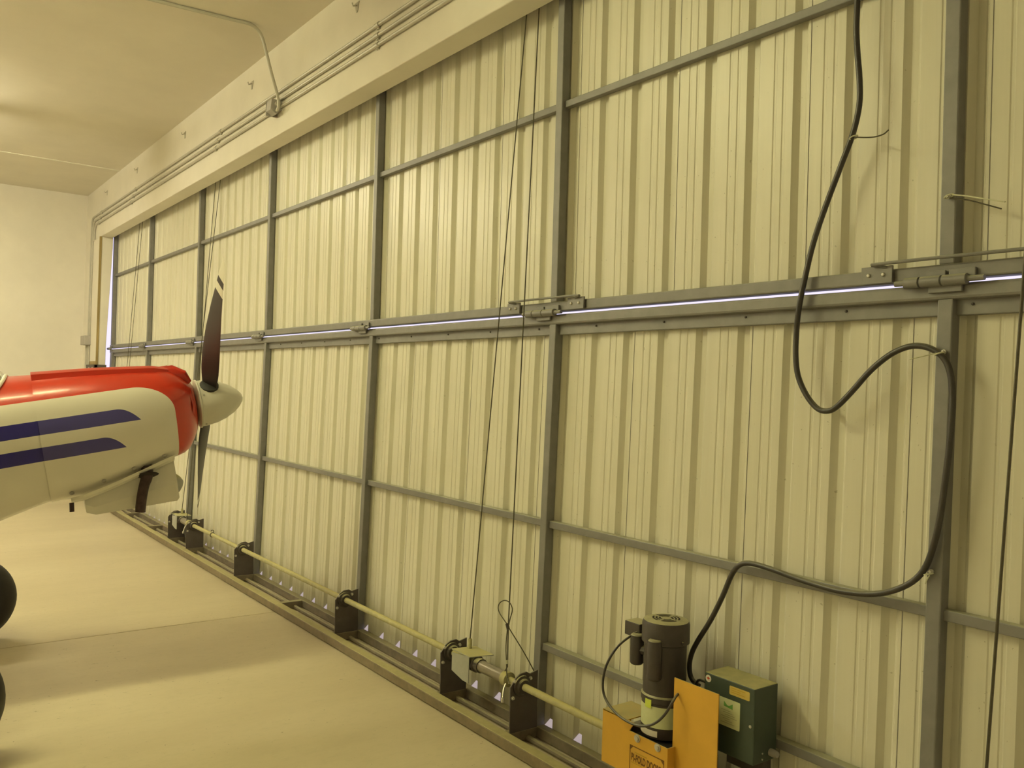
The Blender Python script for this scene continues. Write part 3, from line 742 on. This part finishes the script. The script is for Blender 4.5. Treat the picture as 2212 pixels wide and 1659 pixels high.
# lower lip of the side panel: a slight outward flange
lip = []
for y in np.linspace(-.70, -.19, 10):
    t_, b_, hw = interp(COWL, y)
    lip.append([(hw*.52, y, b_-.006), (hw*.66, y, b_+.012), (hw*.70, y, b_+.030), (hw*.60, y, b_+.022)])
lpart('cowl_lip', MB().rings(lip, True, True, False), M['ac_white'], cowl)
# radiator scoop under the cowling
sc = [[(.0-.11, y, zt), (.11, y, zt), (.125, y, zm), (.115, y, zb), (-.115, y, zb), (-.125, y, zm)] for y, zt, zm, zb in
      ((-.64, -.34, -.42, -.462), (-.598, -.34, -.44, -.482), (-.40, -.30, -.42, -.488), (-.20, -.25, -.40, -.492), (-.188, -.25, -.38, -.478))]
sco = lpart('air_scoop', MB().rings(sc, True, True, False), M['ac_white'], ac, 'white scoop under the cowling')
lpart('scoop_nose', MB().lathe([(.062, -.02), (.060, .0), (.05, .02), (.03, .038), (.008, .048)], (-.02, -.19, -.415), (0, 1, .05), 18), M['bracket'], sco)
# exhaust pipe
ex = lpart('exhaust_pipe', MB().tube([(.17, -.325, -.27), (.17, -.337, -.33), (.168, -.355, -.37), (.166, -.375, -.43), (.165, -.394, -.505)], [.030, .029, .026, .026, .026], 16, 3, cap=False).tube([(.165, -.394, -.505), (.166, -.380, -.45)], .0235, 16, cap=True), M['exhaust'], ac)
lpart('exhaust_opening', MB().lathe([(.058, 0), (.05, .004), (.0, .006)], (.18, -.335, -.318), (.35, -.1, -.93), 18), M['hole'], ex)
lpart('drain_tube', MB().tube([(.24, -.70, -.38), (.245, -.705, -.425)], .011, 8), M['exhaust'], ac)
# spinner and two-bladed propeller
sp = lpart('spinner', MB().lathe([(.128, 0), (.1275, .03), (.119, .08), (.102, .13), (.077, .178), (.048, .212), (.022, .231), (.004, .236)], (0, 0, 0), (0, 1, 0), 36), M['spinner'], ac)
lpart('backplate', MB().lathe([(.08, -.030), (.133, -.012), (.135, -.004), (.129, .0)], (0, 0, 0), (0, 1, 0), 36), M['spinner'], sp)
for a in (.4, 1.1, 1.9, 2.8, 3.9, 5.2):
    lpart('screw', MB().lathe([(.005, 0), (.005, .003)], (.1275*math.cos(a), .014, .1275*math.sin(a)), (math.cos(a), 0, math.sin(a)), 8), M['box'], sp)
PROP_R, PHI, HUBY = .95, math.radians(38), .045
prop = bpy.data.objects.new('propeller', None); COL.objects.link(prop); prop.parent = ac; prop.location = (0, HUBY, 0); prop.rotation_euler = (math.radians(-6), 0, 0)
BL = [(.06, .075, 46, .030, 0), (.13, .090, 44, .024, 0), (.22, .122, 38, .018, -.004), (.35, .136, 31, .014, -.008), (.5, .128, 26, .011, -.008), (.65, .106, 22, .009, -.002), (.8, .076, 19, .007, .010), (.9, .054, 17.5, .0055, .020), (.965, .034, 17, .0045, .028), (1.0, .010, 17, .003, .020)]
for s in (0, 1):
    rg = []
    for rr in list(np.linspace(.06, .9, 20))+[.93, .95, .965, .98, .99, 1.0]:
        c, b, th, off = interp(BL, rr); b = math.radians(b)
        ring = []
        for i in range(16):
            a = 2*PI*i/16; u = .5*c*math.cos(a)+off; v = .5*th*math.sin(a)*(1.0 if math.sin(a) > 0 else .5)
            # chord direction: tangential (x) and forward (y)
            ring.append((u*math.cos(b)-v*math.sin(b), u*math.sin(b)+v*math.cos(b), rr*PROP_R))
        rg.append(ring)
    bo = lpart('blade', MB().rings(rg), M['blade'], prop, 'black propeller blade with white banded tip')
    bo.rotation_euler = (0, PHI+s*PI, 0)
    lpart('blade_root', MB().lathe([(.052, .08), (.050, .125), (.035, .132)], (0, 0, 0), (0, 0, 1), 20), M['rubber'], bo)
# fuselage behind the cowling
FUS = [(-5.0, .12, -.02, .03), (-4.2, .19, -.12, .10), (-3.2, .30, -.28, .24), (-2.4, .44, -.43, .38), (-1.7, .46, -.52, .46), (-1.3, .36, -.50, .43), (-1.0, .285, -.425, .375), (-.87, .278, -.395, .352), (-.787, .272, -.378, .341)]
yf = list(np.linspace(-5, -1.3, 18))+[-1.2, -1.1, -1.0, -.93, -.87, -.83, -.787]
fus = lpart('fuselage', MB().rings([section(y, *interp(FUS, y), et=2.3, eb=2.5) for y in yf]), M['fuse'], ac, 'white fuselage with red top and blue stripes')
ws = [[(-.31, -.95, .20), (-.18, -.905, .262), (0, -.895, .284), (.18, -.905, .262), (.31, -.95, .20)],
      [(-.36, -1.20, .48), (-.25, -1.18, .60), (0, -1.17, .64), (.25, -1.18, .60), (.36, -1.20, .48)],
      [(-.40, -1.50, .66), (-.3, -1.50, .78), (0, -1.50, .80), (.3, -1.50, .78), (.40, -1.50, .66)]]
wsh = lpart('windshield', MB().rings(ws, False, False, True, closed=False), M['glass'], ac)
lpart('windshield_fairing', MB().tube([(x*1.02, y, z) for x, y, z in ws[0]], .009, 8, 4), M['ac_white'], wsh)
lpart('windshield_post', MB().tube([(.315, -.95, .195), (.37, -1.2, .46), (.41, -1.5, .64)], .022, 8, 3), M['ac_white'], wsh)
lpart('windshield_post', MB().tube([(-.315, -.95, .195), (-.37, -1.2, .46), (-.41, -1.5, .64)], .022, 8, 3), M['ac_white'], wsh)
lpart('cabin_roof', MB().rings([section(y, t_, .30, w_, 24, 3, 3, .5) for y, t_, w_ in ((-2.9, .62, .30), (-2.5, .76, .40), (-2.0, .83, .44), (-1.5, .82, .44), (-1.47, .79, .42))]), M['ac_white'], ac)
# main gear: tyre centres fixed on the floor
AI = AM.inverted()
TR, TW = .2526, .19
for wc in ((-2.906, -2.04), (-1.06, -2.30)):
    c = AI @ Vector((wc[0], wc[1], TR)); 
    prof = []
    for a in np.linspace(-PI*.42, PI*.42, 13):
        prof.append((TR-.085+.085*math.cos(a)**.8 if True else 0, .5*TW*math.sin(a)/math.sin(PI*.42)))
    prof = [(.10, -.5*TW)]+prof+[(.10, .5*TW)]
    ty = lpart('wheel', MB().lathe(prof, tuple(c), (1, 0, 0), 48), M['rubber'], ac, 'black tyre')
    lpart('hub', MB().lathe([(.02, -.5*TW-.012), (.10, -.5*TW-.002), (.10, .5*TW+.002), (.02, .5*TW+.012)], tuple(c), (1, 0, 0), 24), M['ac_white'], ty)
    s = 1 if c.x > 0 else -1
    lpart('gear_leg', MB().tube([(s*.20, -1.25, -.46), (s*.55, -1.20, -.78), (c.x-s*.09, c.y, c.z)], [.045, .036, .03], 12, 5), M['gear'], ac)
tw = AI @ Vector((AO.x-Fv.x*4.75, AO.y-Fv.y*4.75, .075))
tl = lpart('tail_wheel', MB().lathe([(.03, -.03), (.075, -.018), (.075, .018), (.03, .03)], tuple(tw), (1, 0, 0), 24), M['rubber'], ac)
lpart('tail_spring', MB().tube([(0, -4.6, -.03), (0, -4.85, tw.z+.16), tuple(tw)], .014, 8, 4), M['steel_plate'], tl)
